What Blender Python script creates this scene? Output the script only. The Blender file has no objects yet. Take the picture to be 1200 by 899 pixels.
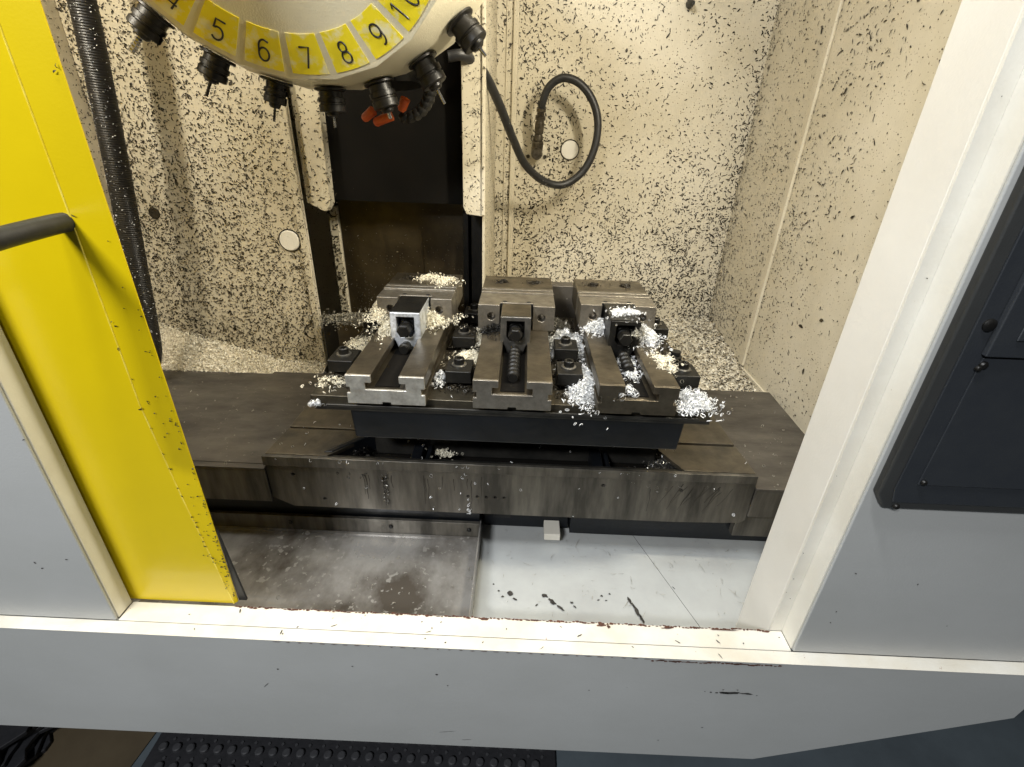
import bpy, bmesh, math, random
import numpy as np
from mathutils import Vector, Matrix, noise
random.seed(7); np.random.seed(7)
S = bpy.context.scene
COL = S.collection
PI = math.pi

# ------------------------------------------------------------------ camera
cam = bpy.data.cameras.new('camera'); co = bpy.data.objects.new('camera', cam); COL.objects.link(co)
cam.sensor_width = 36; cam.lens = 579/1200*36; cam.clip_start = .02; cam.clip_end = 60
def _n(v): return np.array(v)/np.linalg.norm(v)
_vd = np.array([-37, 1105., 579]); _Y = _n([19, -301., 579]); _Z = _n(-(_vd-_Y*(_vd@_Y))); _X = np.cross(_Y, _Z)
_R = np.stack([_X, _Y, _Z])
cr, cu, cb = _R@[1, 0, 0], _R@[0, -1, 0], _R@[0, 0, -1]
co.matrix_world = Matrix(((cr[0], cu[0], cb[0], 0), (cr[1], cu[1], cb[1], 0), (cr[2], cu[2], cb[2], 1.5), (0, 0, 0, 1)))
S.camera = co

# ------------------------------------------------------------------ light
S.view_settings.view_transform = 'Standard'; S.view_settings.look = 'None'
S.view_settings.exposure = 0.0; S.view_settings.gamma = 1
S.cycles.use_denoising = True
S.cycles.max_bounces = 8
W = bpy.data.worlds.new('World'); S.world = W; W.use_nodes = True
W.node_tree.nodes['Background'].inputs[0].default_value = (.78, .82, .85, 1)
W.node_tree.nodes['Background'].inputs[1].default_value = .05
def area(name, loc, target, sx, sy, power, col, spread=180):
    l = bpy.data.lights.new(name, 'AREA'); l.shape = 'RECTANGLE'; l.size = sx; l.size_y = sy; l.energy = power; l.color = col
    l.spread = math.radians(spread)
    o = bpy.data.objects.new(name, l); COL.objects.link(o); o.location = loc
    o.rotation_euler = (Vector(target)-Vector(loc)).to_track_quat('-Z', 'Y').to_euler()
    return o
area('interior_lamp', (.12, .80, 2.12), (.0, 1.0, 1.0), .40, .05, 2.8, (1, .91, .72))
area('corner_lamp', (.50, .60, 1.96), (-.50, 1.05, 1.20), .06, .22, 8.4, (1, .92, .74), 130)
area('corner_lamp', (-.80, .60, 1.90), (-.70, 1.12, 1.25), .05, .20, 3.2, (1, .92, .76), 150)  # added lamp, put behind the door to brighten the left rear panel
area('shop_ceiling_lamp', (-.45, .20, 3.2), (-.1, .5, .9), .9, .12, 47, (.95, .98, 1))
area('shop_aisle_lamp', (-.95, -1.15, 2.65), (0, .6, 1.2), .55, .14, 56, (.97, .985, 1))

# ------------------------------------------------------------------ materials
MATS = {}
def mat(name, c1, c2=None, rough=.5, metal=0., lo=.35, hi=.65, scale=8, stretch=(1, 1, 1), bump=0., bscale=120, det=6, rvar=.0, coat=0,
        spots=None, sp_scale=260, sp_t=.68, spec=.5):
    m = bpy.data.materials.new(name); m.use_nodes = True; nt = m.node_tree; N = nt.nodes; L = nt.links
    b = N['Principled BSDF']; c2 = c2 or c1
    geo = N.new('ShaderNodeNewGeometry'); mp = N.new('ShaderNodeMapping'); mp.inputs['Scale'].default_value = stretch
    L.new(geo.outputs['Position'], mp.inputs['Vector'])
    n = N.new('ShaderNodeTexNoise'); n.inputs['Scale'].default_value = scale; n.inputs['Detail'].default_value = det; n.inputs['Roughness'].default_value = .62
    L.new(mp.outputs[0], n.inputs['Vector'])
    r = N.new('ShaderNodeMapRange'); r.inputs[1].default_value = lo; r.inputs[2].default_value = hi; L.new(n.outputs[0], r.inputs[0])
    mx = N.new('ShaderNodeMix'); mx.data_type = 'RGBA'; mx.inputs[6].default_value = (*c1, 1); mx.inputs[7].default_value = (*c2, 1)
    L.new(r.outputs[0], mx.inputs[0]); out = mx.outputs[2]
    if spots:
        n3 = N.new('ShaderNodeTexNoise'); n3.inputs['Scale'].default_value = sp_scale; n3.inputs['Detail'].default_value = 3
        L.new(geo.outputs['Position'], n3.inputs['Vector'])
        r3 = N.new('ShaderNodeMapRange'); r3.inputs[1].default_value = sp_t; r3.inputs[2].default_value = sp_t+.03; L.new(n3.outputs[0], r3.inputs[0])
        m3 = N.new('ShaderNodeMix'); m3.data_type = 'RGBA'; m3.inputs[7].default_value = (*spots, 1)
        L.new(out, m3.inputs[6]); L.new(r3.outputs[0], m3.inputs[0]); out = m3.outputs[2]
    L.new(out, b.inputs['Base Color'])
    b.inputs['Metallic'].default_value = metal; b.inputs['Roughness'].default_value = rough; b.inputs['Specular IOR Level'].default_value = spec
    if coat: b.inputs['Coat Weight'].default_value = coat; b.inputs['Coat Roughness'].default_value = .15
    if rvar:
        r2 = N.new('ShaderNodeMapRange'); r2.inputs[3].default_value = rough-rvar; r2.inputs[4].default_value = rough+rvar
        r2.inputs[1].default_value = .3; r2.inputs[2].default_value = .7
        L.new(n.outputs[0], r2.inputs[0]); L.new(r2.outputs[0], b.inputs['Roughness'])
    if bump:
        n2 = N.new('ShaderNodeTexNoise'); n2.inputs['Scale'].default_value = bscale; n2.inputs['Detail'].default_value = 4
        L.new(mp.outputs[0], n2.inputs['Vector'])
        bp = N.new('ShaderNodeBump'); bp.inputs['Strength'].default_value = bump; bp.inputs['Distance'].default_value = .002
        L.new(n2.outputs[0], bp.inputs['Height']); L.new(bp.outputs[0], b.inputs['Normal'])
    MATS[name] = m; return m
cream = mat('cream_paint', (.62, .565, .44), (.53, .475, .35), .42, scale=5, bump=.12, bscale=260, spots=(.16, .12, .07), sp_scale=240, sp_t=.655)
cream_clean = mat('cream_paint_clean', (.76, .735, .67), (.70, .67, .60), .38, scale=6, bump=.1, bscale=300)
cream_turret = mat('turret_cream', (.80, .74, .55), (.76, .69, .50), .45, scale=7, bump=.25, bscale=420)
grey = mat('grey_paint', (.44, .445, .435), (.37, .375, .36), .36, lo=.30, hi=.72, scale=2.2, stretch=(1, 1, 1.6), bump=.12, bscale=350, rvar=.10)
offwhite = mat('offwhite_paint', (.73, .71, .64), (.65, .62, .54), .42, scale=9, bump=.12, bscale=350, spots=(.35, .28, .2), sp_scale=150, sp_t=.76)
sillm = mat('sill_paint', (.74, .71, .63), (.66, .61, .50), .4, scale=14, bump=.12, bscale=200, spots=(.30, .18, .12), sp_scale=120, sp_t=.73)
yellow = mat('yellow_paint', (.70, .52, .003), (.62, .455, .002), .28, scale=2.5, bump=.05, bscale=420, coat=.25)
yellowpale = mat('rubbed_yellow_paint', (.80, .66, .10), (.70, .52, .02), .4, scale=50)
yellowedge = mat('worn_yellow_edge', (.62, .46, .02), (.72, .64, .36), .5, scale=60, lo=.5, hi=.62, bump=.2, spots=(.05, .04, .03), sp_scale=220, sp_t=.66)
black = mat('black_rubber', (.012, .012, .013), (.02, .02, .02), .45, scale=60, bump=.2)
tarnish = mat('tarnished_brass', (.13, .11, .08), (.05, .042, .03), .35, .7, scale=90)
blackh = mat('holder_black', (.008, .0075, .007), (.016, .014, .012), .42, .2, scale=50, bump=.2)
blacks = mat('black_oxide', (.007, .0066, .006), (.013, .012, .010), .42, .3, scale=50, bump=.25, bscale=250)
blackpanel = mat('black_cover', (.003, .0027, .0022), (.005, .004, .003), .85, spec=.12, scale=12, spots=(.07, .065, .055), sp_scale=160, sp_t=.77)
console = mat('charcoal_plastic', (.024, .027, .032), (.028, .031, .035), .42, scale=30, bump=.15, bscale=600)
consoleb = mat('charcoal_frame', (.036, .037, .036), (.032, .033, .032), .5, scale=30, bump=.15, bscale=600)
brownplate = mat('oiled_brown_plate', (.055, .042, .022), (.022, .016, .009), .42, .35, scale=12, bump=.3, bscale=60, spots=(.30, .26, .18), sp_scale=170, sp_t=.72)
cover = mat('way_cover_steel', (.135, .122, .105), (.065, .058, .050), .46, .55, scale=7, stretch=(1, 2.5, 1), bump=.25, bscale=60, rvar=.1, spots=(.26, .24, .20), sp_scale=150, sp_t=.70)
saddlem = mat('saddle_steel', (.165, .152, .128), (.050, .046, .038), .42, .5, scale=26, stretch=(1, 1, .16), bump=.15, bscale=80, rvar=.1)
saddletop = mat('saddle_top_steel', (.12, .10, .070), (.05, .043, .032), .42, .5, scale=16, bump=.25, bscale=90, rvar=.1)
sheet = mat('brushed_sheet', (.31, .30, .285), (.075, .064, .052), .36, .5, lo=.40, hi=.62, scale=5, spots=(.30, .29, .27), sp_scale=90, sp_t=.62, stretch=(1.4, 1, 1), bump=.35, bscale=45, rvar=.12)
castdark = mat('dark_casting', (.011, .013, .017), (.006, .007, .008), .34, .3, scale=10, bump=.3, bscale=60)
tablem = mat('table_steel', (.11, .095, .068), (.045, .04, .03), .38, .75, scale=30, bump=.25, bscale=120, rvar=.1)
tableedge = mat('table_edge_steel', (.07, .066, .058), (.03, .03, .028), .4, .7, scale=20, bump=.2)
visem = mat('vise_steel', (.19, .16, .115), (.085, .073, .053), .36, .85, scale=22, bump=.2, bscale=150, rvar=.08)
visef = mat('machined_steel', (.33, .30, .25), (.20, .18, .15), .36, .8, scale=60, bump=.25, bscale=200, rvar=.06)
visebr = mat('mottled_ground_steel', (.56, .54, .48), (.34, .32, .28), .36, .6, scale=70, bump=.25, bscale=200, rvar=.06)
bright = mat('highlight_steel', (.72, .72, .70), (.5, .5, .48), .25, .95, scale=40, bump=.15)
nutsilver = mat('silver_nut', (.72, .76, .82), (.38, .40, .42), .34, .55, scale=60, lo=.45, hi=.6, bump=.3, bscale=90)
nutgrey = mat('grey_nut', (.28, .27, .25), (.15, .145, .13), .3, .85, scale=50, bump=.2)
panw = mat('pan_paint', (.42, .435, .43), (.35, .36, .355), .25, scale=6, bump=.12, bscale=60, spots=(.2, .2, .19), sp_scale=70, sp_t=.74)
shav = mat('aluminium_shaving', (.84, .85, .85), (.62, .63, .64), .35, .15, scale=300)
shavw = mat('cream_shaving', (.86, .83, .70), (.70, .64, .50), .5, .1, scale=300)
fleckm = mat('dark_chip_fleck', (.045, .036, .022), (.015, .012, .008), .5, .2, scale=90)
fleckd = mat('bare_metal_mark', (.05, .045, .04), (.02, .018, .016), .55, .2, scale=90)
pale_ = mat('pale_chip', (.90, .86, .74), (.66, .60, .46), .5, scale=200)
chipgrey = mat('dull_chip', (.42, .40, .34), (.16, .15, .12), .45, .3, scale=250)
oilm = mat('oil_residue', (.17, .14, .10), (.10, .08, .06), .3, scale=30)
rust = mat('rust_mark', (.12, .04, .02), (.05, .02, .012), .7, scale=120)
pile = mat('chip_pile', (.74, .68, .55), (.46, .40, .29), .7, scale=60, bump=1., bscale=260, spots=(.04, .03, .02), sp_scale=300, sp_t=.64)
digit = mat('black_print', (.008, .008, .008), None, .5)
orange = mat('orange_plastic', (.75, .13, .02), (.55, .08, .01), .4, scale=60)
floorm = mat('shop_floor_paint', (.13, .16, .18), (.09, .11, .125), .35, scale=3, bump=.2, bscale=60)
floorb = mat('brown_floor_stain', (.11, .085, .05), (.08, .06, .035), .5, scale=5)
matr = mat('mat_rubber', (.014, .015, .018), (.022, .022, .026), .6, scale=60, bump=.3)
stud = mat('mat_stud', (.055, .057, .062), (.04, .04, .045), .6, scale=120)
steelrod = mat('tool_steel', (.5, .5, .5), (.35, .35, .36), .22, .95, scale=90)
stain = mat('coolant_residue', (.040, .035, .027), (.025, .021, .016), .3, .2, scale=60)

def yplate_material():
    m = mat('worn_yellow_label', (.93, .77, .02), (.88, .82, .50), .45, lo=.50, hi=.64, scale=38, stretch=(1, 1, 1), bump=.1, bscale=300)
    return m
yplate = yplate_material()

# ------------------------------------------------------------------ mesh builder
class MB:
    def __init__(s): s.v = []; s.f = []
    def add(s, vs, fs):
        o = len(s.v); s.v += [tuple(map(float, p)) for p in vs]; s.f += [tuple(i+o for i in f) for f in fs]; return s
    def box(s, x0, x1, y0, y1, z0, z1):
        return s.add([(x, y, z) for x in (x0, x1) for y in (y0, y1) for z in (z0, z1)],
                     [(0, 1, 3, 2), (4, 6, 7, 5), (0, 4, 5, 1), (2, 3, 7, 6), (0, 2, 6, 4), (1, 5, 7, 3)])
    def prism(s, poly, axis, a0, a1):
        # poly in the other two axes, in order (x,y,z minus axis)
        def P(p, a):
            q = list(p); q.insert(axis, a); return q
        n = len(poly)
        return s.add([P(p, a0) for p in poly]+[P(p, a1) for p in poly],
                     [tuple(range(n)), tuple(range(2*n-1, n-1, -1))]+[(i, (i+1) % n, (i+1) % n+n, i+n) for i in range(n)])
    def lathe(s, p, d, prof, n=20, ref=None):
        # prof: list of (distance along d, radius)
        p = Vector(p); d = Vector(d).normalized(); r = Vector(ref) if ref else (Vector((0, 0, 1)) if abs(d.z) < .9 else Vector((1, 0, 0)))
        a = d.cross(r).normalized(); b = d.cross(a)
        vs = []; fs = []
        for h, R in prof:
            for i in range(n):
                t = 2*PI*i/n; vs.append(p+d*h+(a*math.cos(t)+b*math.sin(t))*R)
        for k in range(len(prof)-1):
            for i in range(n): fs.append((k*n+i, k*n+(i+1) % n, (k+1)*n+(i+1) % n, (k+1)*n+i))
        fs.append(tuple(range(n-1, -1, -1))); fs.append(tuple(range((len(prof)-1)*n, len(prof)*n)))
        return s.add(vs, fs)
    def cyl(s, p, q, r, r2=None, n=16):
        p = Vector(p); q = Vector(q); return s.lathe(p, q-p, [(0, r), ((q-p).length, r if r2 is None else r2)], n)
    def tube(s, pts, r, n=10, flat=1, ridges=None):
        pts = [Vector(p) for p in pts]; T = []
        for i in range(len(pts)):
            a = pts[max(i-1, 0)]; b = pts[min(i+1, len(pts)-1)]; T.append((b-a).normalized())
        u = T[0].orthogonal().normalized(); vs = []; fs = []
        for i, p in enumerate(pts):
            u = (u-T[i]*u.dot(T[i])).normalized(); w = T[i].cross(u)
            R = r if not ridges else r*(1+ridges*(i % 2))
            for k in range(n):
                t = 2*PI*k/n; vs.append(p+(u*math.cos(t)+w*math.sin(t))*R)
        for i in range(len(pts)-1):
            for k in range(n): fs.append((i*n+k, i*n+(k+1) % n, (i+1)*n+(k+1) % n, (i+1)*n+k))
        fs.append(tuple(range(n-1, -1, -1))); fs.append(tuple((len(pts)-1)*n+k for k in range(n)))
        return s.add(vs, fs)
    def shift(s, d):
        s.v = [(a+d[0], b+d[1], c+d[2]) for a, b, c in s.v]; return s
    def mesh(s, name, fix=True):
        me = bpy.data.meshes.new(name); me.from_pydata(s.v, [], s.f)
        if fix:
            bm = bmesh.new(); bm.from_mesh(me); bmesh.ops.recalc_face_normals(bm, faces=bm.faces); bm.to_mesh(me); bm.free()
        return me
def smooth(ctrl, k=8):
    P = [Vector(p) for p in ctrl]; P = [P[0]*2-P[1]]+P+[P[-1]*2-P[-2]]; out = []
    for i in range(1, len(P)-2):
        for j in range(k):
            t = j/k; a, b, c, d = P[i-1:i+3]
            out.append(.5*((2*b)+(c-a)*t+(2*a-5*b+4*c-d)*t*t+(3*b-a-3*c+d)*t**3))
    out.append(P[-2]); return out
def cut(me, cutters):
    """subtract closed shapes from a mesh"""
    o = bpy.data.objects.new('work', me); COL.objects.link(o); cs = []
    for c in cutters:
        q = bpy.data.objects.new('work_cut', c.mesh('work_cut')); COL.objects.link(q); cs.append(q)
        md = o.modifiers.new('b', 'BOOLEAN'); md.operation = 'DIFFERENCE'; md.object = q; md.solver = 'EXACT'
    dg = bpy.context.evaluated_depsgraph_get(); new = bpy.data.meshes.new_from_object(o.evaluated_get(dg))
    for q in cs+[o]: bpy.data.objects.remove(q)
    new.name = me.name; return new
def origin(o):
    v = Vector((0, 0, 0))
    while o: v += o.location; o = o.parent
    return v
def part(name, mb, m, parent=None, bevel=0., sm=False, kind=None, label=None, cutters=None, loc=None, fix=True, seg=2):
    """mb in world coordinates (or relative to the thing when local=True is shifted by caller)"""
    if parent is not None or loc is not None:
        d = origin(parent) if parent is not None else Vector((0, 0, 0))
        if loc: d = d+Vector(loc)
        mb.shift(-d)
        if cutters:
            for c in cutters: c.shift(-d)
    me = mb.mesh(name, fix)
    if cutters: me = cut(me, cutters)
    me.materials.clear(); me.materials.append(m)
    if sm:
        me.polygons.foreach_set('use_smooth', [True]*len(me.polygons))
    o = bpy.data.objects.new(name, me); COL.objects.link(o)
    if loc: o.location = loc
    if parent is not None: o.parent = parent
    if sm:
        try: me.set_sharp_from_angle(angle=math.radians(35))
        except Exception: pass
    if bevel:
        md = o.modifiers.new('bevel', 'BEVEL'); md.width = bevel; md.segments = seg; md.limit_method = 'ANGLE'; md.angle_limit = math.radians(35)
        md.harden_normals = True
        me.polygons.foreach_set('use_smooth', [True]*len(me.polygons))
    if kind: o['kind'] = kind
    if label: o['label'] = label
    return o
def tag(o, label, cat, group=None, kind=None):
    o['label'] = label; o['category'] = cat
    if group: o['group'] = group
    if kind: o['kind'] = kind
    return o
def thing(name, loc, label, cat, group=None):
    o = bpy.data.objects.new(name, None); COL.objects.link(o); o.location = loc; o.empty_display_size = .02
    return tag(o, label, cat, group)
def struct(name, mb, m, **k):
    o = part(name, mb, m, **k); o['kind'] = 'structure'; return o
def copy_tree(root, loc, label):
    def cp(o, par):
        c = o.copy(); COL.objects.link(c); c.parent = par
        for ch in list(o.children): cp(ch, c)
        return c
    r = cp(root, None); r.location = loc; r['label'] = label; return r

# ------------------------------------------------------------------ scatter helpers
def flecks(name, frame, n, dens, lmin, lmax, wid, m, label, cat, parent=None, lift=.0006, bend=1.):
    """little curved chips stuck on a surface; frame(s,t) -> point, unit u, unit v, normal"""
    vs = []; fs = []; made = 0; tries = 0
    while made < n and tries < n*25:
        tries += 1
        s, t = random.random(), random.random()
        if random.random() > dens(s, t): continue
        p, u, v, nn = frame(s, t); made += 1
        a = random.uniform(0, 2*PI); L = lmin+(lmax-lmin)*random.random()**2.4; w = wid*random.uniform(.5, 1.3)
        c = random.uniform(-1.3, 1.3)*bend; o = len(vs); x = y = 0; q = []
        for k in range(4):
            ww = w*(.35, 1, .85, .25)[k]; dx, dy = math.cos(a), math.sin(a)
            q.append((x, y, dx, dy, ww)); x += dx*L/3; y += dy*L/3; a += c/2
        hz = random.uniform(0, lift*2)
        for k, (x, y, dx, dy, ww) in enumerate(q):
            for sg in (-1, 1):
                vs.append(p+u*(x-dy*ww*sg*.5)+v*(y+dx*ww*sg*.5)+nn*(lift+hz*(k in (1, 2))))
        fs += [(o+2*k, o+2*k+2, o+2*k+3, o+2*k+1) for k in range(3)]
    o = part(name, MB().add(vs, fs), m, parent, fix=False)
    o['kind'] = 'stuff'
    if parent is None: tag(o, label, cat)
    return o
def plane_frame(p0, pu, pv):
    p0, pu, pv = Vector(p0), Vector(pu), Vector(pv); u, v = pu.normalized(), pv.normalized(); n = u.cross(v)
    return lambda s, t: (p0+pu*s+pv*t, u, v, n)
def curls(name, pts_fn, n, rmin, rmax, m, label=None, cat=None, width=.0011, parent=None):
    """ringlet shavings: short helical ribbons thrown at random attitudes"""
    vs = []; fs = []
    for _ in range(n):
        p = Vector(pts_fn()); ax = Vector(np.random.normal(size=3)).normalized(); a = ax.orthogonal().normalized(); b = ax.cross(a)
        r = random.uniform(rmin, rmax); turn = random.uniform(.45, 1.5)*2*PI; k = max(5, int(turn/(.75))); pitch = random.uniform(.3, 1.2)*r
        w = width*random.uniform(.6, 1.3); o = len(vs); ph = random.uniform(0, 6)
        for i in range(k+1):
            t = ph+turn*i/k; c = p+(a*math.cos(t)+b*math.sin(t))*r*(1+.25*i/k)+ax*pitch*(i/k-.5)
            ww = w*(.4 if i in (0, k) else 1)
            vs += [c-ax*ww*.5, c+ax*ww*.5]
        fs += [(o+2*i, o+2*i+2, o+2*i+3, o+2*i+1) for i in range(k)]
    o = part(name, MB().add(vs, fs), m, parent, fix=False); o['kind'] = 'stuff'
    if label: tag(o, label, cat)
    return o
def heap(cx, cy, z0, rx, ry, h, pw=1.4, rot=0.):
    lob = [(random.uniform(-.7, .7), random.uniform(-.7, .7), random.uniform(.35, .9)) for _ in range(9)]
    def f():
        if random.random() < .14:
            a, b = random.gauss(0, .8), random.gauss(0, .8)
            return (cx+a*rx, cy+b*ry, z0+.0012+h*.08*random.random())
        lx, ly, lr = random.choice(lob); a, b = lx+random.gauss(0, .30)*lr, ly+random.gauss(0, .30)*lr; d = a*a+b*b
        q = max(.02, 1-min(1, d/1.5))*(.55+.45*noise.noise(Vector((a*3, b*3, cx*90)))+.2)
        return (cx+a*rx, cy+b*ry, z0+h*.64*max(.04, q)*random.uniform(.05, 1.05)+.001)
    return f
def marks(name, items, m, parent, y=None, z=None, lift=.0006):
    """irregular flat paint losses; items (x, other, length, height, angle)"""
    mb = MB()
    for x, q, L, H, ang in items:
        k = 14; pts = []
        for i in range(k):
            t = 2*PI*i/k; rr = random.uniform(.55, 1.15); a = math.cos(t)*L/2*rr; b = math.sin(t)*H/2*rr
            pts.append((x+a*math.cos(ang)-b*math.sin(ang), q+a*math.sin(ang)+b*math.cos(ang)))
        if y is not None: mb.add([(a, y-lift, b) for a, b in pts], [tuple(range(k-1, -1, -1))])
        else: mb.add([(a, b, z+lift) for a, b in pts], [tuple(range(k))])
    return part(name, mb, m, parent, fix=False, kind='stuff')

# ================================================================== SHOP FLOOR
struct('floor', MB().add([(-12, -12, 0), (12, -12, 0), (12, 12, 0), (-12, 12, 0)], [(0, 1, 2, 3)]), floorm)
t = part('floor_stain', MB().add([(-1.42, .2, .004), (-1.02, .2, .004), (-.90, 1.1, .004), (-1.42, 1.1, .004)], [(0, 1, 2, 3)]), floorb)
tag(t, 'brown stained patch of floor between the folded mat and the rubber mat', 'floor stain')
rm = thing('rubber_mat', (-.4, .4, 0), 'black rubber floor mat with rows of round studs below the grey apron', 'mat')
part('mat_sheet', MB().box(-.93, .14, .05, .80, .002, .012), matr, rm, bevel=.003)
me_s = None
for j, yy in enumerate(np.arange(.60, .79, .045)):
    for i, xx in enumerate(np.arange(-.90, .12, .0365)):
        if me_s is None:
            o = part('stud', MB().lathe((0, 0, 0), (0, 0, 1), [(0, .0115), (.007, .0105), (.009, .008)], 12), stud, sm=True); me_s = o.data
            o.parent = rm
        else:
            o = bpy.data.objects.new('stud', me_s); COL.objects.link(o); o.parent = rm
        o.location = Vector((xx+.018*(j % 2), yy, .012))-rm.location
part('hole_knobs', (lambda mb: [mb.cyl((xx+.018, yy+.02, .0115), (xx+.018, yy+.02, .0155), .004, n=8) for yy in np.arange(.6, .77, .045) for xx in np.arange(-.9, .1, .0365)] and mb)(MB()), stud, rm, kind='stuff')
fm = thing('folded_mat', (-1.33, .7, 0), 'crumpled stack of dark rubber mats on the floor at the left corner', 'mat')
for k in range(7):
    rr = random.uniform(-.02, .02); pts = []
    for i in range(18):
        yy = .45+.02*i; pts.append((-1.235+rr-.004*k+.012*math.sin(i*1.3+k)+random.uniform(-.008, .008)+(.05*(i/18)), yy))
    poly = [(-1.7, .45)]+pts+[(-1.7, pts[-1][1])]
    part('mat_layer', MB().prism([(a, b) for a, b in poly], 2, .004+k*.014, .016+k*.014), matr, fm, bevel=.002)

# ================================================================== MACHINE ENCLOSURE
XL, XR, SZ = -.556, .398, .86
struct('back_wall', MB().box(-1.2, .70, 1.57, 1.60, .74, 2.2), cream)
lw = struct('left_wall', MB().box(-.93, -.90, .52, 1.57, .74, 2.2), cream)
rw = struct('right_wall', MB().box(.62, .65, .49, 1.57, .74, 2.2), cream)
part('wall_batten', MB().box(.612, .6199, 1.244, 1.268, .934, 2.2), cream, rw, bevel=.003)
part('wall_skirting', MB().box(.614, .6199, .49, 1.57, .745, .930), cream, rw, bevel=.002)
struct('enclosure_roof', MB().box(-1.2, .70, .66, 1.60, 2.2, 2.23), cream_clean)
bb = thing('back_seam_strip', (-.04, 1.57, .9), 'narrow vertical seam strip on the back wall left of the looped hose', 'seam strip')
part('strip', MB().box(-.049, -.034, 1.561, 1.5699, .9, 2.2), cream, bb, bevel=.003)
part('strip_edge', MB().box(-.066, -.063, 1.566, 1.5699, .9, 2.2), cream, bb)

# left rear panel (box in front of the back wall)
lp = thing('left_rear_panel', (-.69, 1.13, .95), 'large cream wall panel speckled with dark chips left of the column', 'panel')
part('panel_sheet', MB().box(-.899, -.487, 1.13, 1.136, .952, 2.199), cream, lp, bevel=.002)
part('edge_fold', MB().box(-.505, -.4885, 1.124, 1.1299, .952, 2.199), cream, lp, bevel=.002)
part('dent_mark', MB().lathe((-.826, 1.1298, 1.304), (0, -1, 0), [(0, .013), (.0008, .012)], 14), fleckm, lp)
for o in lp.children:
    if o.name.startswith('dent_mark'): o.scale = (1, 1, 1)

def plug(name, x, z, y, r, label, dark=False):
    t = thing(name, (x, y, z), label, 'plug', 'round plugs in the cream walls')
    part('plug_disc', MB().lathe((x, y-.0002, z), (0, -1, 0), [(0, r), (.003, r), (.0045, r*.93)], 32), cream_clean, t, sm=True)
    ring = [(x+(r+.0015)*math.cos(a), y-.001, z+(r+.0015)*math.sin(a)) for a in np.linspace(0, 2*PI, 41)]
    part('plug_ring', MB().tube(ring, .0016, 6), fleckm, t, sm=True)
    return t
plug('wall_plug', -.530, 1.255, 1.13, .0225, 'round plug with dark rim on the left speckled panel beside the column')
plug('wall_plug', .1215, 1.4445, 1.57, .0245, 'round pale plug on the back wall inside the hose loop')
pl3 = thing('wall_port', (-.502, 1.13, 1.035), 'faint round port ringed with two dark holes low on the left panel', 'plug')
part('port_ring', MB().tube([(-.513+.019*math.cos(a), 1.129, 1.035+.019*math.sin(a)) for a in np.linspace(0, 2*PI, 33)], .0012, 6), fleckm, pl3, sm=True)
for dx in (-.018, .018): part('port_hole', MB().lathe((-.513+dx, 1.1298, 1.027), (0, -1, 0), [(0, .004), (.001, .0035)], 12), digit, pl3)
part('lower_hole', MB().lathe((-.553, 1.1298, .972), (0, -1, 0), [(0, .0045), (.001, .004)], 12), digit, pl3)

# column
col = thing('machine_column', (-.28, 1.2, .9), 'machine column with matte black slide cover between two cream side strips', 'column')
part('slide_cover', MB().box(-.455, -.139, 1.185, 1.20, 1.338, 2.19), blackpanel, col)
part('cream_strip', MB().prism([(-.487, 2.19), (-.487, 1.335), (-.452, 1.318), (-.444, 1.318), (-.434, 1.334), (-.417, 2.19)], 1, 1.15, 1.18), cream, col, bevel=.002)
part('cream_strip', MB().prism([(-.1375, 2.19), (-.1375, 1.338), (-.130, 1.322), (-.090, 1.318), (-.089, 2.19)], 1, 1.15, 1.18), cream, col, bevel=.002)
part('strip_flange', MB().box(-.0955, -.0888, 1.146, 1.1499, 1.322, 2.19), cream, col, bevel=.001)
part('lower_cover', MB().box(-.455, -.150, 1.255, 1.27, .85, 1.337), brownplate, col)
part('lower_cover_lip', MB().box(-.25, -.150, 1.252, 1.2545, .85, 1.337), brownplate, col)
part('inner_jamb', MB().box(-.4795, -.456, 1.245, 1.27, .9, 1.315), cream, col, bevel=.003)
part('dark_guide_rail', MB().box(-.149, -.135, 1.235, 1.27, .85, 1.317).box(-.128, -.098, 1.23, 1.27, .85, 1.317), blacks, col, bevel=.002)
part('column_side', MB().box(-.097, -.0915, 1.1805, 1.569, .85, 2.19), cream, col)
part('column_core', MB().box(-.487, -.098, 1.272, 1.569, .85, 2.19), blackpanel, col)

# rear cover boxes behind the table
rc = thing('rear_cover_box', (-.37, 1.09, .945), 'dark steel cover box behind the left end of the work table', 'cover')
part('front_plate', MB().box(-.432, -.27, 1.082, 1.12, .947, 1.078), saddletop, rc, bevel=.002)
part('side_plate', MB().box(-.468, -.4325, 1.088, 1.12, .947, 1.077), blacks, rc, bevel=.002)
rp = thing('rear_splash_plate', (.1, 1.07, .95), 'blue grey upright steel plate between the middle and right vises', 'cover')
part('plate', MB().box(.050, .150, 1.085, 1.12, .947, 1.186), cover, rp, bevel=.002)
part('plate_low', MB().box(-.27, .0495, 1.085, 1.12, .947, 1.10), blacks, rp, bevel=.002)

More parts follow.
